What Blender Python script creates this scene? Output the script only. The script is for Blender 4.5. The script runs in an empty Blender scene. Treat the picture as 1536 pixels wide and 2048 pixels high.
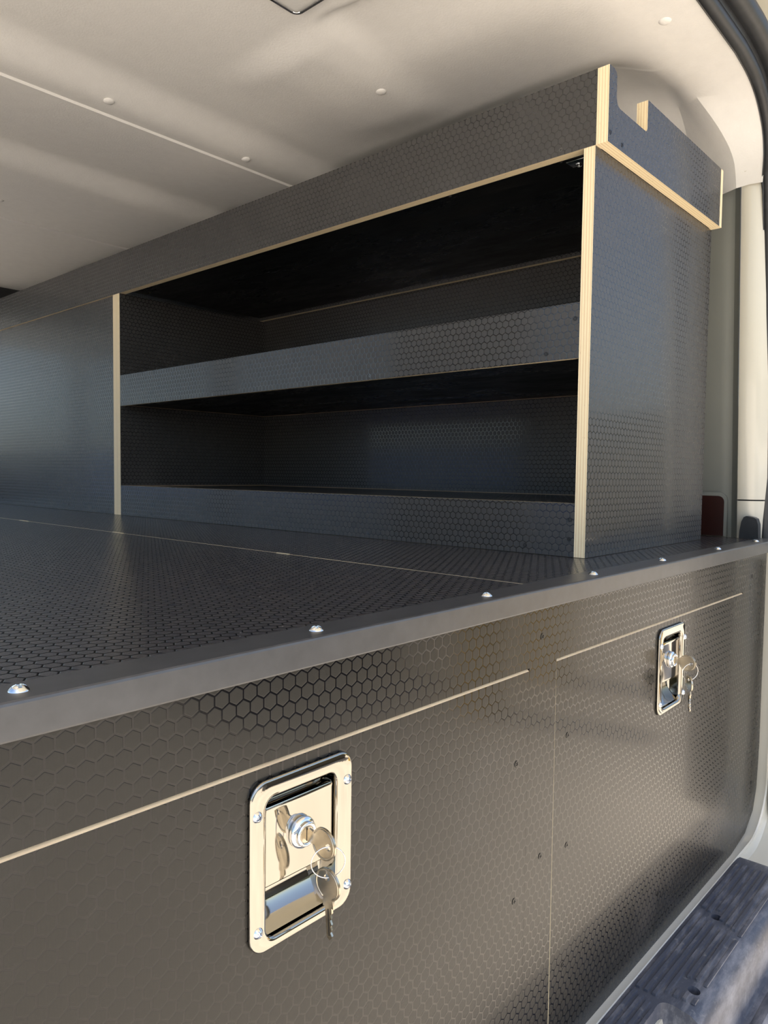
import bpy, bmesh, math, random
from mathutils import Vector, Matrix
random.seed(4)
U = 0.4            # metres per working unit
H = 1.10           # eye height above the ground (m)
col = bpy.context.scene.collection
scene = bpy.context.scene
def W(x, y, z): return Vector((x*U, y*U, z*U+H))

# ------------------------------------------------ camera, sky, sun, exposure
cam_d = bpy.data.cameras.new('camera'); cam = bpy.data.objects.new('camera', cam_d); col.objects.link(cam)
cam_d.sensor_fit = 'VERTICAL'; cam_d.sensor_height = 24.0
cam_d.lens = 24.0*1472.38/2048.0
cam_d.clip_start = 0.01; cam_d.clip_end = 500
R = Matrix(((0.67204519, 0.03082376, -0.73986834), (-0.74041221, 0.04421896, -0.67069698), (0.0120428, 0.99854623, 0.05253943)))
cam.matrix_world = Matrix.Translation(W(0, 0, 0)) @ R.to_4x4()
scene.camera = cam

world = bpy.data.worlds.new('sky'); scene.world = world; world.use_nodes = True
nt = world.node_tree; nt.nodes.clear()
sky = nt.nodes.new('ShaderNodeTexSky'); sky.sky_type = 'NISHITA'; sky.sun_disc = False
sky.sun_elevation = math.radians(60); sky.sun_rotation = math.radians(197); sky.air_density = 1.0; sky.dust_density = 1.6; sky.altitude = 50
bg = nt.nodes.new('ShaderNodeBackground'); bg.inputs['Strength'].default_value = 0.19
wo = nt.nodes.new('ShaderNodeOutputWorld')
nt.links.new(sky.outputs[0], bg.inputs['Color']); nt.links.new(bg.outputs[0], wo.inputs['Surface'])

sun_d = bpy.data.lights.new('sun', 'SUN'); sun_d.energy = 9.0; sun_d.angle = math.radians(0.55); sun_d.color = (1.0, 0.95, 0.87)
sun = bpy.data.objects.new('sun', sun_d); col.objects.link(sun)
el, az = math.radians(60), math.radians(18)
sdir = Vector((-math.sin(az)*math.cos(el), -math.cos(az)*math.cos(el), math.sin(el)))   # towards the sun
sun.rotation_euler = sdir.to_track_quat('Z', 'Y').to_euler(); sun.location = (-2, -6, 8)

vs = scene.view_settings
vs.view_transform = 'Standard'; vs.look = 'None'; vs.gamma = 1; vs.exposure = 0.64; vs.use_curve_mapping = False

# ------------------------------------------------ materials
class N:
    def __init__(s, name):
        s.m = bpy.data.materials.new(name); s.m.use_nodes = True; s.t = s.m.node_tree
        s.b = s.t.nodes['Principled BSDF']
    def n(s, typ, **kw):
        o = s.t.nodes.new(typ)
        for k, v in kw.items():
            if k.startswith('i_'):
                key = k[2:]
                o.inputs[int(key) if key.isdigit() else key].default_value = v
            else: setattr(o, k, v)
        return o
    def l(s, a, b): s.t.links.new(a, b)
    def math(s, op, a, b=None, c=None, clamp=False):
        o = s.t.nodes.new('ShaderNodeMath'); o.operation = op; o.use_clamp = clamp
        for i, v in enumerate((a, b, c)):
            if v is None: continue
            if isinstance(v, (int, float)): o.inputs[i].default_value = v
            else: s.l(v, o.inputs[i])
        return o.outputs[0]
    def vmath(s, op, *a):
        o = s.t.nodes.new('ShaderNodeVectorMath'); o.operation = op
        for i, v in enumerate(a):
            if isinstance(v, tuple): o.inputs[i].default_value = v
            else: s.l(v, o.inputs[i])
        return o
    def mixc(s, f, a, b):
        o = s.t.nodes.new('ShaderNodeMix'); o.data_type = 'RGBA'
        if isinstance(f, (int, float)): o.inputs[0].default_value = f
        else: s.l(f, o.inputs[0])
        for i, v in ((6, a), (7, b)):
            if isinstance(v, tuple): o.inputs[i].default_value = (*v, 1)
            else: s.l(v, o.inputs[i])
        return o.outputs[2]
    def mr(s, v, a, b, c, d):
        o = s.t.nodes.new('ShaderNodeMapRange'); s.l(v, o.inputs[0])
        for i, q in enumerate((a, b, c, d)): o.inputs[i+1].default_value = q
        return o.outputs[0]
    def noise(s, scale, detail=3, rough=.5, vec=None):
        o = s.n('ShaderNodeTexNoise'); o.inputs['Scale'].default_value = scale; o.inputs['Detail'].default_value = detail; o.inputs['Roughness'].default_value = rough
        if vec is not None: s.l(vec, o.inputs['Vector'])
        return o.outputs['Fac']
    def bump(s, h, strength, dist=0.001):
        o = s.n('ShaderNodeBump'); o.inputs['Strength'].default_value = strength; o.inputs['Distance'].default_value = dist
        s.l(h, o.inputs['Height']); s.l(o.outputs[0], s.b.inputs['Normal']); return o

def simple(name, color, rough=.5, metal=0., noise=None, bump=None, spec=None, coat=None):
    k = N(name); b = k.b
    b.inputs['Base Color'].default_value = (*color, 1); b.inputs['Roughness'].default_value = rough; b.inputs['Metallic'].default_value = metal
    if spec is not None: b.inputs['Specular IOR Level'].default_value = spec
    if coat: b.inputs['Coat Weight'].default_value = coat; b.inputs['Coat Roughness'].default_value = .05
    tc = k.n('ShaderNodeTexCoord').outputs['Object']
    if noise:
        f = k.noise(noise[0], 4, .6, tc)
        lo = tuple(c*(1-noise[1]) for c in color); hi = tuple(min(1, c*(1+noise[1])) for c in color)
        k.l(k.mixc(k.mr(f, .3, .7, 0, 1), lo, hi), b.inputs['Base Color'])
    if bump:
        k.bump(k.noise(bump[0], 3, .6, tc), bump[1], bump[2])
    return k.m

PITCH = 0.0290
def hex_film(name, cell=(.054, .052, .051), groove=(.005, .005, .006), r_cell=.34, r_groove=.10, s_cell=.40, s_groove=.85, weave=1.0, relief=.0002, dust=0., line=.055, smudge=.06):
    """phenolic film ply: hexagon relief; UV is in working units, pointy-top cells"""
    k = N(name); b = k.b
    uv = k.n('ShaderNodeTexCoord').outputs['UV']
    obj = k.n('ShaderNodeTexCoord').outputs['Object']
    p = k.vmath('SCALE', uv); p.inputs['Scale'].default_value = 1/PITCH; p = p.outputs[0]
    h = (0.5, math.sqrt(3)/2, 1.0)
    def wrap(v): 
        o = k.t.nodes.new('ShaderNodeVectorMath'); o.operation = 'WRAP'; k.l(v, o.inputs[0])
        o.inputs[1].default_value = h; o.inputs[2].default_value = (-h[0], -h[1], -1.0)
        return o.outputs[0]
    a = wrap(p); c = wrap(k.vmath('SUBTRACT', p, (0.5, math.sqrt(3)/2, 0)).outputs[0])
    def flat(v): return k.vmath('MULTIPLY', v, (1, 1, 0)).outputs[0]
    def hd(v):
        ab = k.vmath('ABSOLUTE', v).outputs[0]
        d = k.vmath('DOT_PRODUCT', ab, (0.5, math.sqrt(3)/2, 0)).outputs['Value']
        sx = k.n('ShaderNodeSeparateXYZ'); k.l(ab, sx.inputs[0])
        return k.math('MAXIMUM', d, sx.outputs[0])
    dist = k.math('MINIMUM', hd(flat(a)), hd(flat(c)))
    # 1 in the cell, 0 in the groove
    cellm = k.mr(dist, .5-line-.018, .5-line+.018, 1, 0)
    # fine mesh imprint inside the cells
    wv = k.n('ShaderNodeTexWave', wave_type='BANDS', bands_direction='Y'); k.l(uv, wv.inputs['Vector']); wv.inputs['Scale'].default_value = 160
    wv2 = k.n('ShaderNodeTexWave', wave_type='BANDS', bands_direction='X'); k.l(uv, wv2.inputs['Vector']); wv2.inputs['Scale'].default_value = 160
    wsum = k.math('MULTIPLY', k.math('ADD', wv.outputs['Fac'], wv2.outputs['Fac']), .5)
    sm = k.noise(5.5, 4, .65, obj); sm2 = k.noise(38, 2, .5, obj)
    smm = k.mr(sm, .55, .75, 0, 1)
    r = k.math('ADD', k.mr(cellm, 0, 1, r_groove, r_cell), k.math('MULTIPLY', smm, smudge))
    k.l(r, b.inputs['Roughness'])
    cc = k.mixc(cellm, groove, cell)
    cc = k.mixc(k.math('MULTIPLY', smm, .10), cc, (.16, .15, .145))
    if dust > 0:
        vo = k.n('ShaderNodeTexVoronoi', feature='F1'); vo.inputs['Scale'].default_value = 60; k.l(obj, vo.inputs['Vector'])
        sp = k.math('LESS_THAN', vo.outputs['Distance'], .055)
        pick = k.math('GREATER_THAN', k.noise(9, 2, .5, obj), .52)
        cc = k.mixc(k.math('MULTIPLY', k.math('MULTIPLY', sp, pick), dust), cc, (.55, .53, .5))
    k.l(cc, b.inputs['Base Color'])
    k.l(k.mr(cellm, 0, 1, s_groove, s_cell), b.inputs['Specular IOR Level'])
    hh = k.math('ADD', cellm, k.math('MULTIPLY', k.math('MULTIPLY', wsum, cellm), .10*weave))
    hh = k.math('ADD', hh, k.math('MULTIPLY', sm2, .12))
    k.bump(hh, 1.0, relief)
    return k.m
M = {}
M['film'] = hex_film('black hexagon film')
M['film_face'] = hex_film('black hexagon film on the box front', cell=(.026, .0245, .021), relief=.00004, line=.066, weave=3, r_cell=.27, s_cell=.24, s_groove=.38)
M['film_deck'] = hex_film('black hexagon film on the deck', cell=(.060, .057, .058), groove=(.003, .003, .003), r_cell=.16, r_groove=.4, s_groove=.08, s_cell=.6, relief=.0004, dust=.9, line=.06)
def plain_film():
    k = N('smooth black film'); b = k.b
    obj = k.n('ShaderNodeTexCoord').outputs['Object']
    mp = k.n('ShaderNodeMapping'); mp.inputs['Scale'].default_value = (3, .8, 3); k.l(obj, mp.inputs[0])
    w = k.noise(4.5, 5, .7, mp.outputs[0])
    k.l(k.mixc(k.mr(w, .55, .8, 0, .35), (.004, .004, .004), (.05, .047, .045)), b.inputs['Base Color'])
    k.l(k.mr(w, .4, .7, .24, .5), b.inputs['Roughness']); b.inputs['Specular IOR Level'].default_value = .35
    k.bump(k.noise(14, 2, .5, obj), .35, .003)
    return k.m
M['plain'] = plain_film()
def ply(name, base=(.95, .82, .56)):
    k = N(name); b = k.b
    uv = k.n('ShaderNodeTexCoord').outputs['UV']; sx = k.n('ShaderNodeSeparateXYZ'); k.l(uv, sx.inputs[0])
    v = sx.outputs[1]
    mp = k.n('ShaderNodeMapping'); mp.inputs['Scale'].default_value = (6, 1.2, 1); k.l(uv, mp.inputs[0])
    wob = k.noise(3, 3, .5, mp.outputs[0])
    vv = k.math('ADD', v, k.math('MULTIPLY', wob, .05))
    ph = k.math('FRACT', k.math('MULTIPLY', vv, 4.0))
    line = k.mr(k.math('ABSOLUTE', k.math('SUBTRACT', ph, .5)), .0, .5, 1, 0)
    line = k.math('POWER', line, 3.5)
    mp2 = k.n('ShaderNodeMapping'); mp2.inputs['Scale'].default_value = (14, 22, 1); k.l(uv, mp2.inputs[0])
    g = k.noise(2.4, 4, .6, mp2.outputs[0])
    c = k.mixc(line, base, tuple(q*w for q, w in zip(base, (.74, .60, .46))))
    c = k.mixc(k.mr(g, .45, .75, 0, .35), c, (base[0]*.8, base[1]*.66, base[2]*.5))
    mp3 = k.n('ShaderNodeMapping'); mp3.inputs['Scale'].default_value = (9, 3, 1); k.l(uv, mp3.inputs[0])
    kn = k.noise(4, 1, .5, mp3.outputs[0])
    c = k.mixc(k.mr(kn, .74, .80, 0, .8), c, (.20, .11, .05))
    k.l(c, b.inputs['Base Color']); b.inputs['Roughness'].default_value = .62
    k.bump(line, .1, .0001)
    return k.m
M['ply'] = ply('birch plywood edge')
M['ply_raw'] = simple('sawn plywood edge', (.92, .68, .42), .6, noise=(30, .12), bump=(120, .3, .0006))
M['ply_dim'] = simple('dark plywood strip', (.26, .18, .11), .6, noise=(30, .2), bump=(120, .3, .0006))  # darker plywood tone for the thin inner joint strips
M['alu'] = simple('black satin aluminium', (.060, .060, .062), .33, 0, noise=(60, .15), bump=(300, .1, .0002), spec=.7)
def steel():
    k = N('polished stainless steel'); b = k.b
    b.inputs['Metallic'].default_value = 1; b.inputs['Base Color'].default_value = (.385, .365, .325, 1)
    obj = k.n('ShaderNodeTexCoord').outputs['Object']
    n = k.noise(30, 3, .5, obj)
    k.l(k.mr(n, .3, .7, .035, .09), b.inputs['Roughness'])
    k.bump(k.noise(16, 1, .5, obj), .12, .002)
    return k.m
M['steel'] = steel()
M['zinc'] = simple('bright zinc screw', (.80, .83, .84), .16, 1, bump=(200, .1, .0003))
M['chrome'] = simple('chrome', (.82, .83, .85), .07, 1, bump=(60, .05, .0005))
M['nickel'] = simple('worn nickel key', (.50, .45, .36), .26, 1, noise=(90, .25), bump=(160, .2, .0004))
M['black_screw'] = simple('black screw', (.03, .03, .03), .3, .6, bump=(120, .2, .0004))
M['glint_screw'] = simple('black screw lightened for glint', (.16, .16, .16), .25, .8, bump=(120, .2, .0004))  # lighter copy of the black screw, glint put into its colour
M['dark'] = simple('dark void', (.008, .008, .008), .7, bump=(50, .1, .001))
M['liner'] = simple('greige headliner', (.815, .805, .785), .78, noise=(40, .02), bump=(260, .32, .0012), spec=.25)
M['grey_trim'] = simple('grey green lining plastic', (.235, .245, .225), .5, noise=(5, .04), bump=(500, .1, .0004))
M['paint'] = simple('cream white body paint', (.60, .58, .50), .26, noise=(3, .02), bump=(3, .03, .002), coat=.6)
M['rubber'] = simple('black rubber seal', (.022, .024, .028), .42, noise=(60, .2), bump=(90, .15, .0008))
M['maroon'] = simple('maroon lamp plastic', (.030, .008, .006), .4, noise=(40, .2), bump=(80, .1, .001))
M['lens'] = simple('clear lamp lens', (.80, .80, .78), .2, bump=(160, .3, .001))
M['ground'] = simple('pale dusty concrete', (.60, .525, .43), .85, noise=(2.5, .10), bump=(30, .4, .01))
M['asphalt_wall'] = simple('olive hedge', (.06, .07, .04), .9, noise=(3, .5), bump=(4, 1, .2))
M['yellow'] = simple('yellow paint', (.65, .42, .06), .5, noise=(3, .1), bump=(30, .2, .002))
M['blue_grey'] = simple('blue grey for reflections', (.55, .60, .66), .8, noise=(3, .1), bump=(30, .3, .004))
M['blue_panel'] = simple('blue for reflections', (.09, .20, .50), .35, noise=(2, .1), bump=(3, .1, .02))
def bumper_mat():
    k = N('scuffed black plastic'); b = k.b
    obj = k.n('ShaderNodeTexCoord').outputs['Object']
    mp = k.n('ShaderNodeMapping'); mp.inputs['Scale'].default_value = (14, 60, 30); k.l(obj, mp.inputs[0])
    a = k.noise(1.0, 5, .7, mp.outputs[0]); c2 = k.noise(60, 5, .7, obj)
    sx = k.n('ShaderNodeSeparateXYZ'); k.l(obj, sx.inputs[0])
    edge = k.mr(sx.outputs[1], -.045, -.075, 0, 1)     # the tread wears towards its outer edge
    m1 = k.mr(k.math('ADD', a, k.math('MULTIPLY', edge, .10)), .50, .80, 0, 1)
    c = k.mixc(m1, (.075, .082, .105), (.26, .26, .28))
    c = k.mixc(k.mr(c2, .60, .75, 0, .6), c, (.34, .33, .32))
    k.l(c, b.inputs['Base Color']); k.l(k.mr(a, .3, .7, .36, .6), b.inputs['Roughness'])
    k.bump(c2, .5, .0006)
    return k.m
M['bumper'] = bumper_mat()

# ------------------------------------------------ helpers
def finish(name, me, parent=None, loc=None, mats=(), kind=None, smooth=False):
    o = bpy.data.objects.new(name, me); col.objects.link(o)
    for m in mats: me.materials.append(m)
    if parent is not None: o.parent = parent
    if loc is not None: o.location = loc
    if kind: o['kind'] = kind
    if smooth:
        for p in me.polygons: p.use_smooth = True
    return o
def wpos(o):
    v = Vector((0, 0, 0))
    while o is not None: v += o.location; o = o.parent
    return v
def mesh_obj(name, bm, mats, parent=None, origin=None, kind=None, smooth=False, angle=None):
    """bm verts are in working units; origin (working units) becomes the object's origin"""
    ow = W(*origin) if origin is not None else (wpos(parent) if parent is not None else Vector((0, 0, 0)))
    for v in bm.verts: v.co = W(*v.co) - ow
    me = bpy.data.meshes.new(name); bm.normal_update(); bm.to_mesh(me); bm.free()
    loc = ow - (wpos(parent) if parent is not None else Vector((0, 0, 0)))
    o = finish(name, me, parent, loc, mats, kind, smooth)
    if angle is not None: 
        for p in me.polygons: p.use_smooth = True
        me.set_sharp_from_angle(angle=math.radians(angle))
    return o
def empty(name, origin, label=None, cat=None, group=None, kind=None):
    o = bpy.data.objects.new(name, None); col.objects.link(o); o.location = W(*origin); o.empty_display_size = .05
    if label: o['label'] = label
    if cat: o['category'] = cat
    if group: o['group'] = group
    if kind: o['kind'] = kind
    return o
def dup(o, parent, loc):
    c = o.copy(); col.objects.link(c); c.parent = parent; c.location = loc; return c

def poly_panel(name, outline, axis, a0, a1, parent, film='film', plainback=False, deckuv=False, holes=(), edge='ply', kind=None, sides='ply', bev=.0):
    """board: outline = list of 2D points in the plane normal to `axis`; thickness from a0 (front film) to a1"""
    bm = bmesh.new(); uvl = bm.loops.layers.uv.new('UVMap')
    def P(q, a):
        u, v = q
        return {0: (a, u, v), 1: (u, a, v), 2: (u, v, a)}[axis]
    def loopv(pts, a): return [bm.verts.new(P(q, a)) for q in pts]
    loops = [list(outline)] + [list(h) for h in holes]
    F = [loopv(l, a0) for l in loops]; B = [loopv(l, a1) for l in loops]
    def fill(vloops, mat):
        edges = []
        for vl in vloops:
            for i in range(len(vl)):
                edges.append(bm.edges.new((vl[i], vl[(i+1) % len(vl)])))
        r = bmesh.ops.triangle_fill(bm, use_beauty=True, use_dissolve=False, edges=edges) if len(vloops) > 1 else None
        fs = [g for g in r['geom'] if isinstance(g, bmesh.types.BMFace)] if r else [bm.faces.new(vloops[0])]
        for f in fs: f.material_index = mat
        return fs
    ff = fill(F, 0); bf = fill(B, 2 if plainback else 0)
    for f in ff+bf:
        for l in f.loops:
            c = l.vert.co
            if axis == 0: l[uvl].uv = (c.y, c.z)
            elif axis == 1: l[uvl].uv = (c.x, c.z)
            else: l[uvl].uv = (c.y, c.x)
    for fl, bl in zip(F, B):
        s = 0; n = len(fl)
        for i in range(n):
            j = (i+1) % n
            d = (fl[j].co-fl[i].co).length
            f = bm.faces.new((fl[i], fl[j], bl[j], bl[i])); f.material_index = 1
            for l, w in zip(f.loops, ((s, 0), (s+d, 0), (s+d, 1), (s, 1))): l[uvl].uv = w
            s += d
    bmesh.ops.recalc_face_normals(bm, faces=bm.faces)
    return mesh_obj(name, bm, [M[film], M[sides], M['plain']], parent, kind=kind)
def rect(u0, u1, v0, v1): return [(u0, v0), (u1, v0), (u1, v1), (u0, v1)]
def rrect(u0, u1, v0, v1, r, n=6):
    pts = []
    for cx, cy, a in ((u1-r, v0+r, -90), (u1-r, v1-r, 0), (u0+r, v1-r, 90), (u0+r, v0+r, 180)):
        for i in range(n+1):
            t = math.radians(a+90*i/n); pts.append((cx+r*math.cos(t), cy+r*math.sin(t)))
    return pts
def box_bm(bm, x0, x1, y0, y1, z0, z1):
    v = [bm.verts.new(p) for p in ((x0,y0,z0),(x1,y0,z0),(x1,y1,z0),(x0,y1,z0),(x0,y0,z1),(x1,y0,z1),(x1,y1,z1),(x0,y1,z1))]
    for q in ((3,2,1,0),(4,5,6,7),(0,1,5,4),(1,2,6,5),(2,3,7,6),(3,0,4,7)): bm.faces.new([v[i] for i in q])
    return v
def bevel(bm, w, seg=2, edges=None):
    bmesh.ops.bevel(bm, geom=list(edges or bm.edges), offset=w, segments=seg, affect='EDGES', profile=.5)
def loft(rows, closed=False, caps=False):
    bm = bmesh.new(); V = [[bm.verts.new(p) for p in r] for r in rows]
    for a, b in zip(V[:-1], V[1:]):
        n = len(a)
        for i in range(n if closed else n-1):
            j = (i+1) % n; bm.faces.new((a[i], a[j], b[j], b[i]))
    if caps:
        bm.faces.new(list(reversed(V[0]))); bm.faces.new(V[-1])
    bmesh.ops.recalc_face_normals(bm, faces=bm.faces)
    return bm
def screw_mesh(name, r=.0115, h=.005, flat=False, nr=12, ns=40):
    """Phillips head: dome (or flat countersunk disc) along local -Y, with a cross recess"""
    bm = bmesh.new(); rings = []
    for i in range(nr+1):
        q = i/nr; row = []
        for j in range(ns):
            t = 2*math.pi*j/ns; x, z = r*q*math.cos(t), r*q*math.sin(t)
            y = -h*(1-q**2.6) if not flat else -h*.3
            w, L = r*.13, r*.62
            inside = (abs(x) < w and abs(z) < L) or (abs(z) < w and abs(x) < L)
            if inside: y += h*.75 if not flat else h*1.0
            row.append(Vector((x*U, y*U, z*U)))
        rings.append(row)
    rings = rings[1:]
    c = bm.verts.new((0, (-h*.25 if not flat else h*.7)*U, 0)); V = [[bm.verts.new(p) for p in r_] for r_ in rings]
    for j in range(ns): bm.faces.new((c, V[0][(j+1) % ns], V[0][j]))
    for a, b in zip(V[:-1], V[1:]):
        for j in range(ns): bm.faces.new((a[j], a[(j+1) % ns], b[(j+1) % ns], b[j]))
    base = [bm.verts.new((v.co.x, .0012*U, v.co.z)) for v in V[-1]]
    for j in range(ns): bm.faces.new((V[-1][j], V[-1][(j+1) % ns], base[(j+1) % ns], base[j]))
    bmesh.ops.recalc_face_normals(bm, faces=bm.faces)
    me = bpy.data.meshes.new(name); bm.to_mesh(me); bm.free()
    for p in me.polygons: p.use_smooth = True
    me.set_sharp_from_angle(angle=math.radians(35))
    return me
SC = {'zinc': screw_mesh('pan_screw', .0145, .0085), 'plate': screw_mesh('plate_screw', .0105, .0075), 'black': screw_mesh('flat_screw', .0085, .003, flat=True),
      'blackpan': screw_mesh('flat_screw_small', .0075, .003, flat=True)}
SC['zinc'].materials.append(M['zinc']); SC['plate'].materials.append(M['chrome']); SC['black'].materials.append(M['black_screw']); SC['blackpan'].materials.append(M['glint_screw'])
ROT = {'-y': (0, 0, 0), '-x': (0, 0, -math.pi/2), '+z': (-math.pi/2, 0, 0), '-z': (math.pi/2, 0, 0)}
def screw(parent, pos, face, typ, name='screw', turn=0.5, label=None):
    o = bpy.data.objects.new(name, SC[typ]); col.objects.link(o); o.parent = parent
    o.location = W(*pos) - wpos(parent); 
    o.rotation_euler = (Matrix.Rotation(0, 3, 'X') @ __import__('mathutils').Euler(ROT[face]).to_matrix() @ Matrix.Rotation(turn, 3, 'Y')).to_euler()
    if label: o['label'] = label
    return o
def tube_bm(path, r, n=10, closed=False):
    """round tube along 3D points (working units)"""
    pts = [Vector(p) for p in path]; rows = []
    up = None
    for i, p in enumerate(pts):
        if closed: d = (pts[(i+1) % len(pts)]-pts[i-1]).normalized()
        else: d = (pts[min(i+1, len(pts)-1)]-pts[max(i-1, 0)]).normalized()
        if up is None: up = d.orthogonal().normalized()
        up = (up - d*up.dot(d)).normalized(); s = d.cross(up)
        rows.append([p + (up*math.cos(2*math.pi*k/n) + s*math.sin(2*math.pi*k/n))*r for k in range(n)])
    if closed: rows.append(rows[0])
    bm = loft(rows, closed=True, caps=not closed)
    if closed: bmesh.ops.remove_doubles(bm, verts=bm.verts, dist=1e-6)
    return bm

# ------------------------------------------------ setting: ground and what stands round the van (outside the frame)
bm = bmesh.new(); box_bm(bm, -120, 120, -120, 120, -2.95, -2.75); mesh_obj('ground', bm, [M['ground']], kind='structure')

# ceiling (headliner) -------------------------------------------------
ZC = 1.85
E = [(-.8, 1.85), (3.0, 1.85), (3.25, 1.85), (3.45, 1.843), (3.60, 1.825), (3.70, 1.80), (3.78, 1.762), (3.84, 1.715), (3.886, 1.663), (3.912, 1.60), (3.92, 1.53), (3.905, 1.425)]
Cc = [(-.8, 1.36, 1.85), (3.0, 1.36, 1.85), (3.25, 1.36, 1.85), (3.40, 1.358, 1.85), (3.49, 1.355, 1.845), (3.60, 1.35, 1.832), (3.70, 1.335, 1.80), (3.79, 1.30, 1.735), (3.85, 1.27, 1.67), (3.89, 1.245, 1.60), (3.905, 1.23, 1.53), (3.905, 1.22, 1.425)]
def sm(a, b, t):
    t = max(0, min(1, (t-a)/(b-a))); return t*t*(3-2*t)
def liner_z(x, y):
    z = 0.
    for yc, w, d, x0 in ((3.39, .24, .075, -9), (4.50, .22, .085, -9), (6.95, .30, .075, -9)):
        z -= d*sm(yc-w/2, yc+w/2, y); z += d*sm(yc+w/2+.1, yc+w/2+1.0, y)
    f = sm(2.05, 2.25, x)*(1-sm(2.85, 3.15, x))
    z -= f*.035*sm(2.25, 2.50, y); z += f*.035*sm(2.6, 3.1, y)
    z -= .012*(y > 3.576); z += .03*(5.770 < y < 5.805)
    g = 1-sm(2.22, 2.36, y)                                   # pressed crease beside the lamp
    cx = 2.115+(2.34-y)*.18
    z += g*.030*sm(cx-.035, cx+.02, x)*(1-sm(cx+.05, cx+.5, x))
    z += .12*sm(3.1, 3.44, x)*sm(1.37, 1.72, y)*(1-.75*sm(2.2, 3.6, y))
    return z
xs = []; x = -.8
while x < 1.1: xs.append(x); x += .1
while x < 3.40: xs.append(x); x += .022
def lerp_list(L, x):
    for a, b in zip(L[:-1], L[1:]):
        if a[0] <= x <= b[0]:
            t = (x-a[0])/(b[0]-a[0]); return [p+(q-p)*t for p, q in zip(a, b)]
def catmull(L, n):
    out = []
    for i in range(len(L)-1):
        p0, p1, p2, p3 = L[max(i-1, 0)], L[i], L[i+1], L[min(i+2, len(L)-1)]
        for k in range(n):
            t = k/n
            out.append([.5*((2*b)+(-a+c)*t+(2*a-5*b+4*c-d)*t*t+(-a+3*b-3*c+d)*t**3) for a, b, c, d in zip(p0, p1, p2, p3)])
    out.append(list(L[-1])); return out
Ecurve = catmull(E[3:], 5); Ccurve = catmull(Cc[3:], 5)
assert len(Ecurve) == len(Ccurve)
ys = []; y = 1.42
while y < 8.0: ys.append(y); y += .035
for q in (3.574, 3.578, 5.768, 5.772, 5.803, 5.807): ys.append(q)
ys.sort()
rows = []
r0 = [(x, 1.10, 1.85) for x in xs] + [(p[0], 1.10, p[1]) for p in Ecurve]
rows.append(r0)
rows.append([(x, 1.22, 1.85+liner_z(x, 1.22)*.6) for x in xs] + [((p[0]+q[0])/2, (1.10+q[1])/2, (p[1]+q[2])/2+.004) for p, q in zip(Ecurve, Ccurve)])
rows.append([(x, 1.36, 1.85+liner_z(x, 1.36)) for x in xs] + [tuple(q) for q in Ccurve])
nC = len(Ccurve)
for yy in ys:
    out = min(1, (yy-1.385)/.10)
    row = [(x, yy, 1.85+liner_z(x, yy)) for x in xs]
    for i, q in enumerate(Ccurve):
        t = i/(nC-1); o = .16*out*min(1, t*5)
        zc = q[2] + (liner_z(3.4, yy))*(1-t) + o*.35*(1-t)
        row.append((q[0]+o, yy+(q[1]-1.358)*(1-out), zc))
    rows.append(row)
bm = loft(rows)
ceil = mesh_obj('ceiling', bm, [M['liner']], origin=(1.8, 4, 1.85), kind='structure', angle=27)
def dome(name, x, y, z, r, parent, mat, h=.35, nvec=None):
    bm = bmesh.new(); bmesh.ops.create_uvsphere(bm, u_segments=20, v_segments=10, radius=r)
    for v in bm.verts: v.co.z *= h
    if nvec:
        rot = Vector((0, 0, 1)).rotation_difference(Vector(nvec)).to_matrix()
        for v in bm.verts: v.co = rot @ v.co
    for v in bm.verts: v.co += Vector((x, y, z))
    return mesh_obj(name, bm, [mat], parent, origin=(x, y, z), smooth=True)
for (x, y) in ((1.803, 3.467), (2.64, 3.488), (2.653, 2.457), (3.044, 1.25), (2.014, 5.382)):
    dome('trim_clip', x, y, 1.85+liner_z(x, y)+.002, .026, ceil, M['liner'], .45)
dome('trim_clip', 3.955, 1.36, 1.56, .03, ceil, M['liner'], .4, (1, 0, 0))
# header over the cab and dark cab beyond
bm = bmesh.new(); box_bm(bm, -.9, 4.3, 8.0, 8.12, 1.55, 2.1); mesh_obj('wall_front', bm, [M['rubber']], kind='structure')
bm = bmesh.new(); box_bm(bm, -.9, 4.4, 8.1, 12.4, 1.93, 2.0); mesh_obj('ceiling', bm, [M['grey_trim']], kind='structure')
bm = bmesh.new(); box_bm(bm, -.95, 4.4, 1.15, 8.1, 2.02, 2.10); mesh_obj('roof', bm, [M['paint']], kind='structure')
# windscreen wall: scuttle below, pillars at the sides
bm = bmesh.new(); box_bm(bm, -.9, 4.4, 12.3, 12.4, -1.7, .25); box_bm(bm, -.9, -.6, 12.3, 12.4, .25, 2.0); box_bm(bm, 4.1, 4.4, 12.3, 12.4, .25, 2.0)
mesh_obj('wall_front', bm, [M['rubber']], kind='structure')
# right side lining ---------------------------------------------------
def lean(z): return (1.45-z)*.075
def side(sec, zs, xbase=3.9):
    return [[(xbase+dx+lean(z), y, z) for (y, dx) in sec] for z in zs]
zs = [-.36, -.31, .0, .3, .6, .9, 1.2, 1.42, 1.50]
sec = [(12.4, .07), (1.60, .07), (1.36, .068), (1.31, .060), (1.275, .058), (1.262, .062), (1.245, .060), (1.215, .030), (1.205, .012)]
mesh_obj('wall_right', loft(side(sec, zs, 3.915)), [M['grey_trim']], kind='structure', angle=35)
bm = bmesh.new(); box_bm(bm, 4.02, 4.25, 1.3, 12.4, -1.7, -.36); mesh_obj('wall_right', bm, [M['paint']], kind='structure')
sec = [(1.2055, .014), (1.200, .002), (1.185, -.002), (1.15, .002), (1.125, .010), (1.10, .030), (1.07, .06), (1.045, .075), (1.03, .12), (1.02, .2)]
pil = mesh_obj('trim_8', loft(side(sec, [-.112, .0, .3, .6, .9, 1.2, 1.42, 1.50], 3.915)), [M['paint']], kind='structure', angle=40)
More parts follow.
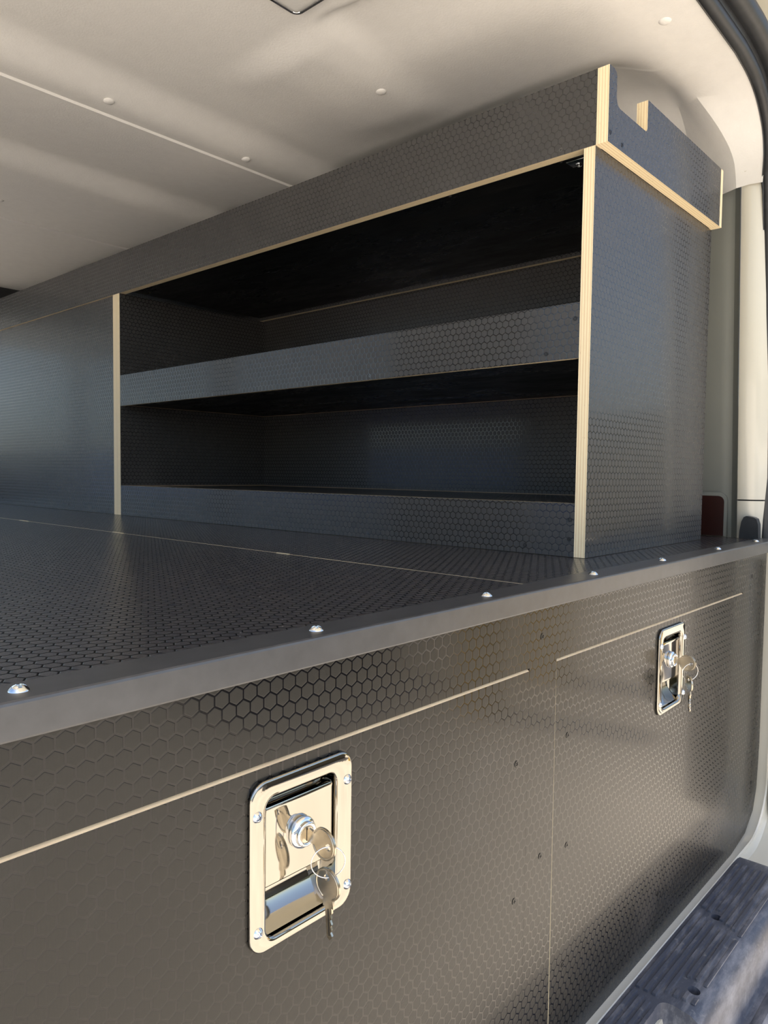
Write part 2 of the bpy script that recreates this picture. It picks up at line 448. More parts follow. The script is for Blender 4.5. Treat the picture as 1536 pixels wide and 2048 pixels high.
mesh_obj('trim_9', loft(side(sec, [-.36, -.30, -.2, -.119], 3.915)), [M['paint']], kind='structure', angle=40)
mesh_obj('trim_10', loft(side([(a, b+.012) for a, b in sec], [-.13, -.10], 3.915)), [M['dark']], kind='structure')
# left wall: low lining, open band, cant rail
bm = bmesh.new()
box_bm(bm, -.62, -.52, 1.15, 12.4, -1.7, -1.55); box_bm(bm, -.62, -.52, 1.15, 12.4, 1.74, 2.0)     # side left open to let daylight brighten the ceiling and cabinet
for y0, y1 in ((7.7, 8.1),): box_bm(bm, -.62, -.52, y0, y1, -1.55, 1.62)
mesh_obj('wall_left', bm, [M['grey_trim']], kind='structure')
bm = bmesh.new(); box_bm(bm, -.62, -.52, 3.4, 5.0, -1.55, 1.62); mesh_obj('wall_left', bm, [M['paint']], kind='structure')
bm = bmesh.new(); box_bm(bm, -.7, 4.1, 1.25, 12.4, -1.78, -1.74); mesh_obj('floor', bm, [M['grey_trim']], kind='structure')

# rear opening: painted aperture, weatherstrip ------------------------
path = [(-.2, 1.86), (1.5, 1.86)] + [(p[0], p[1]) for p in Ecurve] 
path = [(a, b) for a, b in path if b > 1.45]
path += [(3.93, 1.40), (3.965, 1.2), (4.0, .9), (4.045, .45), (4.08, 0), (4.09, -.35)]
def normals(path):
    out = []
    for i in range(len(path)):
        a = Vector(path[max(i-1, 0)]); b = Vector(path[min(i+1, len(path)-1)]); d = (b-a).normalized()
        out.append(Vector((-d.y, d.x)))         # left of travel = outward for this direction
    return out
NN = normals(path)
def sweep(path, NN, sec, closed=False):
    return loft([[(p[0]+n.x*a, y, p[1]+n.y*a) for (a, y) in sec] for p, n in zip(path, NN)], closed=closed)
def circ(a, y, r, n=12, ry=None): return [(a+r*math.cos(2*math.pi*k/n), y+(ry or r)*math.sin(2*math.pi*k/n)) for k in range(n)]
mesh_obj('trim_1', sweep(path, NN, circ(.026, 1.088, .030), True), [M['rubber']], kind='structure', smooth=True)
mesh_obj('trim_2', sweep(path, NN, circ(.105, 1.035, .046, 14), True), [M['rubber']], kind='structure', smooth=True)
mesh_obj('trim_7', sweep(path, NN, [(-.004, 1.105), (.02, 1.075), (.07, 1.055), (.13, 1.054)]), [M['rubber']], kind='structure', smooth=True)
mesh_obj('trim_3', sweep(path, NN, [(.125, 1.075), (.16, 1.105), (.235, 1.11), (.255, 1.07), (.262, .99), (.26, .965), (.275, .90), (.33, .885), (.42, .87), (.44, .80), (.60, .78)]), [M['paint']], kind='structure', angle=50)
# strut mounting block at the upper corner
bm = bmesh.new(); box_bm(bm, 3.83, 4.05, 1.075, 1.135, 1.86, 2.045); bevel(bm, .022, 3)
o = mesh_obj('strut_cover', bm, [M['rubber']], origin=(3.94, 1.1, 1.86), angle=40); o['label'] = 'black rounded rubber cover beside the door seal in the upper right corner'; o['category'] = 'cover'
# raised tailgate overhead (shades the opening)
bm = bmesh.new(); v = box_bm(bm, -.4, 3.95, -2.15, .85, 2.32, 2.45); 
for q in v:
    if q.co.y < 0: q.co.z += .12
mesh_obj('door_1', bm, [M['paint']], kind='structure')

# lower aperture: jamb, rounded corner, sill
lp = [(3.925, -.33), (3.915, -.8), (3.90, -1.25)]
for i in range(9):
    t = math.radians(90*i/8); lp.append((3.64+.255*math.cos(t), -1.445-.255*math.sin(t)))
lp += [(3.4, -1.70), (-.6, -1.70)]
LN = normals(lp)
mesh_obj('trim_4', sweep(lp, LN, [(.0, 1.30), (.0, 1.0), (.0, .985), (-.002, .975), (.002, .968), (.03, .964), (.045, .955), (.05, .90), (.055, .86), (.12, .85), (.13, .80)]), [M['paint']], kind='structure', angle=30)
mesh_obj('trim_5', tube_bm([(3.90+a, .93, z) for z, a in ((-.4, .03), (-1.0, .02), (-1.3, .012), (-1.40, .0), (-1.5, -.008), (-1.62, -.02), (-1.72, -.03), (-1.80, -.05))], .028, 12), [M['paint']], kind='structure', smooth=True)

# ------------------------------------------------ storage box (drawer box under the deck)
T = .045
boxr = empty('storage_box', (1.77, 1.0, -1.69), 'long black hexagon-patterned storage box with two locked flap doors, across the van floor', 'storage box')
XL, XR, ZT = -.30, 3.84, -.31
ZB = -1.70
D1 = (.095, 1.682, -1.62, -.5095); D2 = (1.825, 3.490, -1.62, -.5095); G = .0045
outline = [(XL, ZB), (3.46, ZB), (3.66, -1.672), (3.775, -1.60), (3.82, -1.50), (XR, -1.30), (XR, ZT-.003), (XL, ZT-.003)]
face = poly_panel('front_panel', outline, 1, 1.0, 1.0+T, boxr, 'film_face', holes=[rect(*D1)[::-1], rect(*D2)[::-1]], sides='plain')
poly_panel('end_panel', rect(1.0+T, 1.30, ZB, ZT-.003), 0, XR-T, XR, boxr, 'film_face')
poly_panel('divider_panel', rect(1.0+T, 3.0, ZB, ZT-T), 0, 1.755-T/2, 1.755+T/2, boxr)
bm = bmesh.new(); box_bm(bm, XL, XR-T, 1.35, 1.36, ZB, ZT-T); mesh_obj('inner_back', bm, [M['dark']], boxr)
def door(D, lx):
    g = .0006                       # hung slightly out of true: the left gap opens towards the foot
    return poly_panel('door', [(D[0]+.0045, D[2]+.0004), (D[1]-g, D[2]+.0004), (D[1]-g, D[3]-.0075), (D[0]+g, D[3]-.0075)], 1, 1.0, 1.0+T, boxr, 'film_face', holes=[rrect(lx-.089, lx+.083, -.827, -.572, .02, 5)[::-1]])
d1, d2 = door(D1, .887), door(D2, 2.662)
for d, D in ((d1, D1), (d2, D2)):
    bm = loft([[(x, a, b) for a, b in ((1.0002, D[3]-.0078), (1.0080, D[3]-.0016), (1.011, D[3]-.0016), (1.011, D[3]-.0078))] for x in (D[0]+.001, D[1]-.001)], closed=True, caps=True)
    mesh_obj('raw_edge', bm, [M['ply_raw']], d)['label'] = 'bare pale plywood top edge of the door'
d1['label'] = 'left flap door with the nearer steel paddle latch'; d2['label'] = 'right flap door with the farther steel paddle latch'
# deck boards
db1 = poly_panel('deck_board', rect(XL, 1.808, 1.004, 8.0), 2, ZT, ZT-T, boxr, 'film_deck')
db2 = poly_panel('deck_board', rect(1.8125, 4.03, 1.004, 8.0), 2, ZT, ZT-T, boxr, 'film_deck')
bm = bmesh.new(); box_bm(bm, 1.8065, 1.814, 1.5, 8.0, ZT-.012, ZT-.0012); mesh_obj('deck_seam', bm, [M['ply']], boxr)
for (x, y, L) in ((1.811, 2.16, .035), (1.811, 3.42, .05), (1.811, 4.55, .06)):
    bm = bmesh.new(); box_bm(bm, x-.004, x+.004, y-L, y+L, ZT-.002, ZT+.0012); o = mesh_obj('wood_splinter', bm, [M['ply']], boxr)
# angle trim along the front edge
pr = [(1.084, ZT+.0002), (1.084, ZT+.0055), (.9985, ZT+.0062), (.9945, ZT+.0045), (.9935, ZT+.001), (.9935, -.3545), (.9950, -.3575), (.9995, -.3575), (.9995, ZT+.0002)]
trimo = mesh_obj('edge_trim', loft([[(x, a, b) for a, b in pr] for x in (XL, 4.03)], closed=True, caps=True), [M['alu']], boxr, angle=8)
trimo['label'] = 'black satin aluminium angle strip along the deck edge'
for x in (-.15, .404, .957, 1.535, 2.115, 2.657, 3.258, 3.80):
    screw(trimo, (x, 1.040, ZT+.0058), '+z', 'zinc', turn=random.uniform(0, 1.5))
for x, z in ((1.745, -.434), (1.900, -.745), (1.628, -.751), (1.911, -1.073), (1.760, -1.048), (2.617, -1.519), (1.630, -1.12), (1.905, -1.431), (3.62, -.45), (3.73, -1.45)):
    host = d1 if x < 1.68 and z < -.52 else (d2 if 1.83 < x < 3.49 and z < -.52 else face)
    screw(host, (x, .9996, z), '-y', 'black', turn=random.uniform(0, 1.5))

# ------------------------------------------------ paddle latches (parts of the doors)
def ringfaces(bm, loops, closed=True):
    for a, b in zip(loops[:-1], loops[1:]):
        n = len(a)
        for i in range(n): bm.faces.new((a[i], a[(i+1) % n], b[(i+1) % n], b[i]))
def latch(d, cx, first):
    # cx: centre in x; everything measured on the nearer latch (centre .887)
    dx = cx-.887
    X0, X1, Z0, Z1 = .763+dx, 1.011+dx, -.847, -.538
    ox0, ox1, oz0, oz1 = .797+dx, .971+dx, -.828, -.571
    n = 8
    bm = bmesh.new()
    def L(off, y, inner=False, r=None):
        if inner: p = rrect(ox0+off, ox1-off, oz0+off, oz1-off, max(.004, (r or .022)-off), n)
        else: p = rrect(X0+off, X1-off, Z0+off, Z1-off, max(.004, .034-off), n)
        return [bm.verts.new((a, y, b)) for a, b in p]
    ring = [L(.001, .9985), L(0, .996), L(0, .9935), L(.002, .9915), L(.0045, .9908),
            L(-.007, .9905, True, .022), L(-.003, .9912, True), L(.000, .9935, True), L(.0015, .998, True), L(.002, 1.004, True)]
    ringfaces(bm, ring)
    bmesh.ops.recalc_face_normals(bm, faces=bm.faces)
    fr = mesh_obj('latch_frame', bm, [M['steel']], d, origin=(cx, .99, -.69), angle=50)
    fr['label'] = 'polished steel latch frame screwed to the door'
    # pan: basin behind the opening
    bm = bmesh.new()
    ring = [L(.002, 1.004, True), L(.0025, 1.028, True), L(.004, 1.036, True), L(.009, 1.041, True), L(.016, 1.0425, True, .03)]
    ringfaces(bm, ring); bm.faces.new(ring[-1])
    bmesh.ops.recalc_face_normals(bm, faces=bm.faces)
    # leaning lower back of the pan
    mesh_obj('latch_pan', bm, [M['steel']], d, origin=(cx, 1.03, -.7), angle=40)
    bm = bmesh.new()
    prof = [(1.041, -.735), (1.034, -.762), (1.018, -.785), (1.016, -.790), (1.030, -.806), (1.040, -.815)]
    prof = [(1.0400, -.72), (1.0400, -.765), (1.0375, -.782), (1.030, -.798), (1.020, -.810), (1.008, -.819), (1.0005, -.8235)]
    bm = loft([[(x, a, b) for a, b in prof] for x in (ox0+.006, ox1-.006)])
    mesh_obj('pan_ramp', bm, [M['steel']], d, origin=(cx, 1.03, -.77), smooth=True)
    # paddle: folded plate with side flanges, rolled top edge
    px0, px1, pz0, pz1 = .8000+dx, .9660+dx, -.738, -.5895
    bm = bmesh.new()
    prof = [(1.030, pz1-.004), (1.006, pz1-.0010), (.9995, pz1-.0022), (.9978, pz1-.006), (.9990, pz1-.012), (.9990, pz0+.010), (.9995, pz0+.004), (1.003, pz0), (1.012, pz0-.002)]
    rows = []
    for (x, push) in ((px0, .028), (px0+.0004, .004), (px0+.0028, .0006), (px0+.006, 0), (px1-.006, 0), (px1-.0028, .0006), (px1-.0004, .004), (px1, .028)):
        rows.append([(x, min(a+push, 1.036), b) for a, b in prof])
    bm = loft(rows)
    pd = mesh_obj('latch_paddle', bm, [M['steel']], d, origin=(cx, 1.0, -.66), angle=35)
    # lock cylinder: bezel ring and plug
    cy = .9985; cxx = .884+dx; cz = -.6615
    bm = bmesh.new(); prof = [(.0275, cy+.001), (.0292, cy-.0015), (.0295, cy-.0060), (.0275, cy-.0095), (.0230, cy-.0115), (.0225, cy-.0165), (.0215, cy-.0185), (.0190, cy-.0192), (.0165, cy-.0185), (.0158, cy-.0172)]
    rows = [[(cxx+r*math.cos(t), y, cz+r*math.sin(t)) for t in [2*math.pi*k/40 for k in range(40)]] for r, y in prof]
    mesh_obj('lock_cylinder', loft(rows, closed=True), [M['chrome']], d, origin=(cxx, cy, cz), angle=50)['label'] = 'round chrome lock cylinder'
    bm = bmesh.new(); ns = 32
    rows = [[(cxx+r*math.cos(t), y, cz+r*math.sin(t)) for t in [2*math.pi*k/ns for k in range(ns)]] for r, y in ((.0162, cy-.0150), (.0162, cy-.0165), (.0140, cy-.0172), (.004, cy-.0173))]
    mesh_obj('lock_plug', loft(rows, closed=True, caps=True), [M['nickel']], d, origin=(cxx, cy, cz), angle=40)
    bm = bmesh.new(); box_bm(bm, cxx-.0016, cxx+.0016, cy-.0180, cy-.0170, cz-.0115, cz+.0115)
    mesh_obj('keyhole', bm, [M['dark']], d, origin=(cxx, cy, cz))
    for sx_, sz_ in ((.7775, -.5965), (.9965, -.5960), (.9985, -.8065), (.7800, -.8045)):
        screw(d, (sx_+dx, .9912, sz_), '-y', 'plate', name='latch_screw', turn=random.uniform(0, 1.5))
latch(d1, .887, True); latch(d2, 2.662, False)

# ------------------------------------------------ keys and rings
def key_bm(r=.0300, blade=.074, cut_side=1):
    """flat key in local x(=thickness) / u (along the blade, +u away from bow) / v plane, centred on the bow; returns 2D outline with hole"""
    pts = []; w = .0085
    a0 = math.asin(.0115/r)
    n = 30
    for i in range(n+1):
        t = a0 + (2*math.pi-2*a0)*i/n; pts.append((r*math.cos(t), r*.97*math.sin(t)))
    # bow runs counter-clockwise from just above the shoulder all the way round; then shoulder and blade
    sh = r+.012
    pts += [(sh-.006, -.0125), (sh, -.0125), (sh, -w*.95)]
    L = blade
    u = sh
    cuts = [(.010, 0), (.014, .0045), (.020, .002), (.024, .006), (.031, .0015), (.036, .005), (.042, .0025), (.047, .0065), (.053, .002)]
    for du, dv in cuts:
        if sh+du < r+L-.006: pts.append((sh+du, -w*.95+dv*.8))
    pts += [(r+L-.005, -w*.55), (r+L, 0), (r+L-.005, w*.75), (sh, w*.95), (sh, .0125), (sh-.006, .0125)]
    return pts
def make_key(name, cx, u_dir, v_dir, origin, label, group=None, thick=.0042):
    """u_dir/v_dir: 3D unit vectors"""
    u = Vector(u_dir).normalized(); v = Vector(v_dir).normalized(); nrm = u.cross(v)
    out = key_bm()
    hole = [(-.0130+.0066*math.cos(t), .0066*math.sin(t)) for t in [2*math.pi*k/16 for k in range(16)]]
    bm = bmesh.new(); O = Vector(origin)
    def LV(pts, h): return [bm.verts.new(O+u*a+v*b+nrm*h) for a, b in pts]
    sides = []
    for h in (-thick/2, thick/2):
        A, B = LV(out, h), LV(hole, h)
        ed = [bm.edges.new((l[i], l[(i+1) % len(l)])) for l in (A, B) for i in range(len(l))]
        bmesh.ops.triangle_fill(bm, use_beauty=True, use_dissolve=False, edges=ed)
        sides.append((A, B))
    for k in (0, 1):
        a, b = sides[0][k], sides[1][k]
        for i in range(len(a)): bm.faces.new((a[i], a[(i+1) % len(a)], b[(i+1) % len(a)], b[i]))
    bmesh.ops.recalc_face_normals(bm, faces=bm.faces)
    ob = mesh_obj('key_body', bm, [M['nickel']], None, origin=origin, angle=40)
    # raised rim round the bow
    ring = [O+u*(.0268*math.cos(t))+v*(.0268*.97*math.sin(t)) for t in [.45+(2*math.pi-.9)*k/30 for k in range(31)]]
    bm = bmesh.new()
    e = empty(name, origin, label, 'key', 'nickel keys on the latches')
    ob.parent = e; ob.location = (0, 0, 0)
    for s in (-1, 1):
        mesh_obj('bow_rim', tube_bm([p+nrm*s*(thick/2) for p in ring], .0014, 6), [M['nickel']], e, smooth=True)
    bm = bmesh.new()
    g = [O+u*a+nrm*(s*(thick/2+.0001))+v*b for s in (1,) for a, b in ((.045, .0015), (.096, .0015), (.096, -.0008), (.045, -.0008))]
    vs_ = [bm.verts.new(p) for p in g] + [bm.verts.new(p-nrm*(thick+.0002)) for p in g]
    bm.faces.new(vs_[:4]); bm.faces.new(vs_[7:3:-1])
    for i in range(4): bm.faces.new((vs_[i], vs_[(i+1) % 4], vs_[4+(i+1) % 4], vs_[4+i]))
    mesh_obj('blade_groove', bm, [M['black_screw']], e)
    return e
def keyset(dx, tag, tip, vd=(-.06, 1, 0)):
    x = .885+dx
    ins = (x, .938, -.6645)
    make_key('key', x, (0, 1, .10), (0, -.10, 1), ins, f'nickel key inserted in the lock of the {tag} latch')
    hz = -.7375; dy = .0
    h2 = (x+.004+tip, .931, hz)
    make_key('key', x, (.04, -.03, -1), vd, h2, f'spare nickel key hanging blade down from the ring on the {tag} latch')
    # ring through both holes
    hole1 = Vector(ins)+Vector((0, 1, .10)).normalized()*-.0130
    hole2 = Vector(h2)+Vector((.04, -.03, -1)).normalized()*-.0130
    c = (hole1+hole2)/2; half = (hole1-hole2).length/2; a = (hole1-hole2).normalized(); b = Vector((.80, -.60, 0)); b = (b-a*b.dot(a)).normalized()
    R_ = half+.001
    bm = tube_bm([c+(a*math.cos(t)+b*math.sin(t))*R_ for t in [2*math.pi*k/36 for k in range(36)]], .0010, 8, closed=True)
    o = mesh_obj('key_ring', bm, [M['chrome']], origin=tuple(c), smooth=True)
    o['label'] = f'thin steel wire ring joining the two keys on the {tag} latch'; o['category'] = 'key ring'; o['group'] = 'wire key rings on the latches'
keyset(0, 'nearer', 0); keyset(1.775, 'farther', .0, (.75, .66, 0))

# ------------------------------------------------ shelf cabinet standing on the deck
XC, XB = 2.535, 3.777
YE = 1.283
cab = empty('shelf_cabinet', (3.15, 3.5, ZT), 'tall black shelf cabinet with pale plywood edges and tray on top, standing on the deck', 'cabinet')
CZ0, CZ1 = ZT+.0015, 1.199
ep = poly_panel('side_panel', rect(XC, 3.762, CZ0, CZ1), 1, YE, YE+T, cab)
YD = 4.745
for y0 in (YD, YD+T+.001):
    poly_panel('side_panel', rect(XC, XB, CZ0, CZ1), 1, y0, y0+T, cab)
poly_panel('lower_lip', rect(YE+T, YD, CZ0, -.105), 0, XC+.0005, XC+.018, cab)
ml = poly_panel('shelf_lip', rect(YE+T, YD, .438, .645), 0, XC+.0005, XC+.022, cab)
poly_panel('bottom_shelf', rect(XC+.018, XB, YE+T, YD), 2, -.112, -.112-T, cab)
poly_panel('middle_shelf', rect(XC+.022, XB, YE+T, YD), 2, .470, .446, cab, plainback=True)
poly_panel('top_panel', rect(XC+T, XB, YE+T, YD), 2, 1.262, 1.222, cab, plainback=True)
poly_panel('back_panel', rect(YE+T, YD, CZ0, 1.222), 0, XB, XB+.02, cab)
for name, (x0, x1, y0, y1, z0, z1) in dict(a=(XB-.006, XB, YE+T, YD, -.112, -.107), b=(XC+.02, XB, YD-.006, YD, -.112, -.105), c=(XB-.006, XB, YE+T, YD, .443, .446), e=(XC+.022, XB, YD-.006, YD, .443, .446)).items():
    bm = bmesh.new(); box_bm(bm, x0, x1, y0, y1, z0, z1); uvl = bm.loops.layers.uv.new('UVMap'); mesh_obj('joint_strip', bm, [M['ply_dim']], cab)
# closed bay beyond the divider
poly_panel('closed_front', rect(YD+2*T+.002, 8.0, CZ0, 1.199), 0, XC+.012, XC+.012+T*.6, cab)
# tray: front, end (with notch), far side
TZ0, TZ1 = 1.200, 1.469
YT = 1.236
tf = poly_panel('tray_front', rect(YT+T+.001, 8.0, TZ0, TZ1), 0, XC, XC+T, cab)
def arc(cx, cz, r, a0, a1, n=6): return [(cx+r*math.cos(math.radians(a0+(a1-a0)*i/n)), cz+r*math.sin(math.radians(a0+(a1-a0)*i/n))) for i in range(n+1)]
nz = 1.345
outl = [(XC, TZ0), (3.728, TZ0), (3.728, TZ1), (2.872, TZ1), ] + arc(2.872-.018, nz+.018, .018, 0, -90, 5) + arc(XC+.062+.034, nz+.034, .034, -90, -180, 6) + arc(XC+.062-.022, TZ1-.022, .022, 0, 90, 5) + [(XC, TZ1)]
te = poly_panel('tray_end', outl, 1, YT, YT+T, cab)
poly_panel('tray_back', rect(YT, 8.0, TZ0, TZ1), 0, 3.7285, 3.7285+.030, cab)
poly_panel('tray_bottom', rect(XC+T, 3.728, YT+T, 8.0), 2, 1.30, 1.264, cab)
# small screws
for y, z in ((1.4227, 1.221), (2.396, 1.225), (3.416, 1.272), (3.247, 1.243), (4.413, 1.232), (5.401, 1.224), (6.374, 1.217)): screw(tf, (XC-.0004, y, z), '-x', 'blackpan', turn=random.uniform(0, 1.5))
for y, z in ((1.347, -.168), (1.349, -.241), (1.540, -.278), (2.402, -.285), (3.110, -.286), (3.019, -.130), (4.0, -.285), (4.35, -.285)): screw(cab, (XC+.0001, y, z), '-x', 'black' if y < 2 else 'blackpan', turn=random.uniform(0, 1.5))
for y, z in ((1.347, .585), (1.466, .466), (3.664, .449), (2.397, .456)): screw(ml, (XC+.0001, y, z), '-x', 'black' if y < 2 else 'blackpan', turn=random.uniform(0, 1.5))
for y, z in ((6.19, -.274), (5.57, -.268), (4.95, -.263), (6.85, -.26)): screw(cab, (XC+.0116, y, z), '-x', 'blackpan', turn=random.uniform(0, 1.5))
for x, z in ((2.545+.01, 1.2387), (2.654, 1.2254)): screw(te, (x, YT-.0004, z), '-y', 'black', turn=random.uniform(0, 1.5))
for z in (1.149, .706, .244, -.175): screw(ep, (3.742, YE-.0004, z), '-y', 'blackpan', turn=random.uniform(0, 1.5))
for x, z in ((2.63, 1.17), (2.63, 1.068), (2.561, .20), (2.564, .042), (2.894, 1.18)): screw(cab, (x, YD-.0004, z), '-y', 'blackpan', turn=random.uniform(0, 1.5))
for x, y in ((2.636, 2.02), (2.6334, 1.477)): screw(cab, (x, y, 1.2215), '-z', 'blackpan', turn=.4)
# metal catch under the top panel
bm = bmesh.new(); box_bm(bm, 2.640, 2.700, YE+T, 1.46, 1.2145, 1.2215); bevel(bm, .0025, 2)
ct = mesh_obj('metal_catch', bm, [M['zinc']], cab, origin=(2.67, 1.39, 1.218), angle=40); ct['label'] = 'small bright metal catch under the top'
screw(cab, (2.683, 1.425, 1.214), '-z', 'zinc')

# ------------------------------------------------ side wall fittings at deck height
e = empty('side_marker', (4.09, 1.30, ZT), 'dark maroon rounded plastic cover set in the grey lining, just behind the cabinet end', 'cover')
xw = 3.9+.060+lean(-.2)
bm = bmesh.new(); o_ = rrect(1.268, 1.42, -.40, -.085, .035, 6)
def plate(outl, x0, x1):
    bm = bmesh.new(); a = [bm.verts.new((x0, p, q)) for p, q in outl]; b = [bm.verts.new((x1, p, q)) for p, q in outl]
    bm.faces.new(a); bm.faces.new(b[::-1])
    for i in range(len(a)): bm.faces.new((a[i], b[i], b[(i+1) % len(a)], a[(i+1) % len(a)]))
    bmesh.ops.recalc_face_normals(bm, faces=bm.faces); return bm
mesh_obj('cover_frame', plate([(p, max(q, ZT)) for p, q in rrect(1.262, 1.44, -.42, -.080, .042, 6)], xw-.006, xw+.02), [M['grey_trim']], e)
mesh_obj('cover_face', plate([(p, max(q, ZT+.001)) for p, q in rrect(1.277, 1.44, -.42, -.098, .032, 6)], xw-.010, xw+.012), [M['maroon']], e)
pts = [(1.080, ZT+.001), (1.083, -.235), (1.092, -.207), (1.105, -.200), (1.140, -.194), (1.152, -.200), (1.163, -.225), (1.170, -.27), (1.172, ZT+.001)]
bm = plate(pts, 3.985, 4.03); o = mesh_obj('rubber_buffer', bm, [M['rubber']], origin=(4.0, 1.12, ZT), angle=40)
o['label'] = 'black rounded rubber buffer at the foot of the cream pillar, on the deck'; o['category'] = 'buffer'

# ------------------------------------------------ bumper step
ZP = -1.70
bs = empty('bumper_step', (2.6, .95, ZP), 'scuffed black ribbed plastic bumper step below the storage box, at the rear sill', 'bumper')
prof = [(.980, ZP), (.90, ZP+.001), (.82, ZP), (.775, ZP-.006), (.748, ZP-.022), (.732, ZP-.05), (.722, ZP-.10), (.716, ZP-.16), (.708, ZP-.175), (.690, ZP-.178), (.680, ZP-.170), (.655, ZP-.168), (.640, ZP-.18), (.618, ZP-.23), (.600, ZP-.40), (.59, ZP-.7), (.980, ZP-.7)]
xs_ = [-.6, 0, .5, 1, 1.5, 2, 2.4, 2.8, 3.2, 3.40, 3.455, 3.478, 3.485]
rows = []
for i, x in enumerate(xs_):
    s = {12: .012, 11: .005, 10: .001}.get(i, 0)
    rows.append([(x, a, b-s) for a, b in prof])
bmp = loft(rows, closed=True, caps=True)
body = mesh_obj('bumper_body', bmp, [M['bumper']], bs, angle=35)
# right extension of the bumper beyond the tread, lower and round the corner
bm = loft([[(x, a-.10*max(0, x-3.5), b-.10) for a, b in prof[2:]] for x in (3.485, 3.7, 4.0, 4.3)], closed=True, caps=True)
mesh_obj('bumper_corner', bm, [M['bumper']], bs, angle=35)
cut = bmesh.new()
holes = ((2.922, .888), (2.450, .807))
for hx, hy in holes:
    bmesh.ops.create_cone(cut, cap_ends=True, cap_tris=False, segments=28, radius1=.019, radius2=.021, depth=.06, matrix=Matrix.Translation((hx, hy, ZP)))
v = box_bm(cut, .9, 2.330, .45, .868, ZP-.16, ZP+.2)
es = [e_ for e_ in cut.edges if all(abs(w.co.x-2.33) < 1e-5 for w in e_.verts) or all(abs(w.co.y-.868) < 1e-5 for w in e_.verts)]
es = [e_ for e_ in es if not all(w.co.z > ZP+.1 for w in e_.verts)]
bmesh.ops.bevel(cut, geom=es, offset=.03, segments=4, affect='EDGES', profile=.5)
bmesh.ops.recalc_face_normals(cut, faces=cut.faces)
cutter = mesh_obj('cutter', cut, [M['bumper']], bs)
md = body.modifiers.new('b', 'BOOLEAN'); md.operation = 'DIFFERENCE'; md.object = cutter; md.solver = 'EXACT'
bpy.context.view_layer.update()
dg = bpy.context.evaluated_depsgraph_get()
me2 = bpy.data.meshes.new_from_object(body.evaluated_get(dg))
body.modifiers.clear(); body.data = me2; bpy.data.objects.remove(cutter)
print('BUMPER', len(me2.polygons), len(body.data.polygons))
for p in me2.polygons: p.use_smooth = True
me2.set_sharp_from_angle(angle=math.radians(35))
me2.materials.clear(); me2.materials.append(M['bumper'])
for p in me2.polygons: p.material_index = 0
for hx, hy in holes:
    screw(bs, (hx, hy, ZP-.024), '+z', 'black', turn=.3)
def rib(x0, x1, y, w=.0145, h=.0085):
    if y < .80: h = .001
    bm = bmesh.new(); v = box_bm(bm, x0, x1, y-w/2, y+w/2, ZP-.002, ZP+h)
    for q in v:
        if q.co.z > ZP:
            q.co.y = y+(q.co.y-y)*.8; q.co.x += .002 if q.co.x < (x0+x1)/2 else -.002
    mesh_obj('tread_rib', bm, [M['bumper']], bs)
yr = [.948, .921, .894, .867, .840, .813, .786]
for i, y in enumerate(yr):
    a = 2.950-.015*i if i not in (2, ) else 2.965
    rib(a, 3.40, y)
    l = 2.330-.0*i if i < 3 else 2.345+.008*i
    r = 2.900-.012*i
    if i == 2: r = 2.875
    if i in (5,): l = 2.50
    if i in (4, 6): l = 2.495
    rib(l, r, y)
    if i in (4, 5, 6): rib(2.345+.006*i, 2.418, y)
    if i < 4: rib(1.3, 2.315-.012*i if i < 3 else 2.26, y if i < 3 else .895-.027)

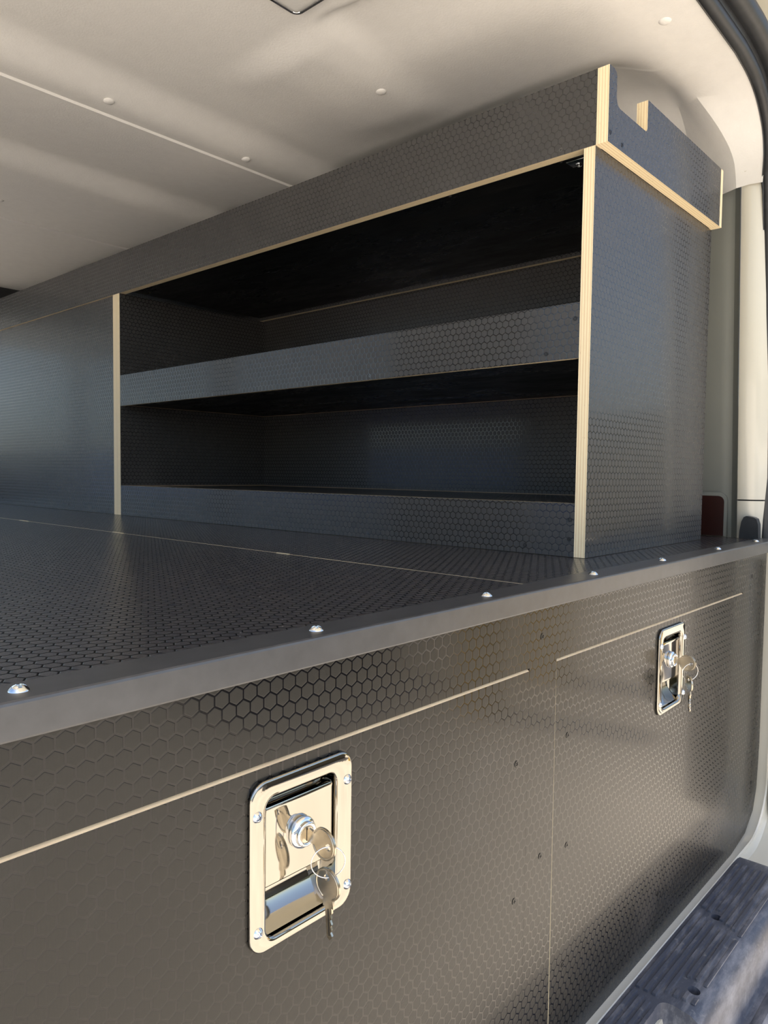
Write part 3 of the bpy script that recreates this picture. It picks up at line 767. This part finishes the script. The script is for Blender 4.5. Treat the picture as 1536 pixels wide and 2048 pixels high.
# ------------------------------------------------ dome lamp on the ceiling
lampe = empty('dome_light', (1.79, 2.19, 1.85), 'clear rectangular interior lamp with a chrome rim on the ceiling at the top edge', 'lamp')
bm = bmesh.new()
def ringp(off, z, r): return [bm.verts.new((a, b, z)) for a, b in rrect(1.58+off, 2.022-off, 2.02+off, 2.338-off, max(.006, r-off), 6)]
L_ = [ringp(0, 1.86, .04), ringp(0, 1.835, .04), ringp(.006, 1.828, .04), ringp(.016, 1.828, .04), ringp(.020, 1.834, .04)]
ringfaces(bm, L_); bmesh.ops.recalc_face_normals(bm, faces=bm.faces); mesh_obj('lamp_rim', bm, [M['chrome']], lampe, angle=40)
bm = bmesh.new(); L_ = [ringp(.020, 1.836, .04), ringp(.028, 1.822, .04), ringp(.05, 1.816, .04)]
ringfaces(bm, L_); bm.faces.new(L_[-1]); bmesh.ops.recalc_face_normals(bm, faces=bm.faces); mesh_obj('lamp_lens', bm, [M['lens']], lampe, angle=60)

# ------------------------------------------------ surroundings seen only as reflections
def far_wall(name, x0, x1, y0, y1, z0, z1, mat, label, cat):
    bm = bmesh.new(); box_bm(bm, x0, x1, y0, y1, z0, z1); o = mesh_obj(name, bm, [M[mat]], origin=((x0+x1)/2, (y0+y1)/2, z0)); o['label'] = label; o['category'] = cat
far_wall('hedge', 30, 34, -40, 60, -2.75, 2.7, 'asphalt_wall', 'long dark green hedge beyond the right side of the van', 'hedge')
far_wall('dark_reflect_block', 6.2, 6.5, -.05, 16, -2.75, -.15, 'rubber', 'unseen dark block added close along the right side of the van for dark reflections', 'dark_reflect_block')  # added out of view so the box front grooves reflect something dark
far_wall('blue_reflect_block', -14.5, -12.0, 8, 60, -2.4, .9, 'blue_panel', 'large unseen blue block added left of the van for blue reflections', 'blue_reflect_block')  # added out of view to put blue into the cabinet front reflections
far_wall('bollard', 6.75, 7.25, -3.0, -2.6, -2.75, .3, 'yellow', 'yellow square bollard standing nearest behind the van', 'bollard')
far_wall('bollard', 8.5, 9.1, -3.2, -2.7, -2.75, .3, 'yellow', 'yellow square bollard standing farther to the right behind the van', 'bollard')
far_wall('black_reflect_block', 4.6, 7.6, -5.4, -4.5, -2.75, -.9, 'rubber', 'unseen black block added behind the van for dark reflections', 'black_reflect_block')  # added out of view to blacken the groove reflections above the near latch
far_wall('grey_reflect_block', -6, 14, -9.5, -8.8, -2.75, -1.0, 'blue_grey', 'low unseen blue grey block added behind the van for lighter reflections', 'wall')  # added out of view to lighten the groove reflections at the upper left
bm = bmesh.new(); box_bm(bm, 4.14, 4.6, .55, .98, -1.8, -.36); mesh_obj('trim_6', bm, [M['rubber']], kind='structure')
far_wall('hedge', -40, 60, -46, -42, -2.75, 1.2, 'asphalt_wall', 'long dark green hedge far behind the van', 'hedge')
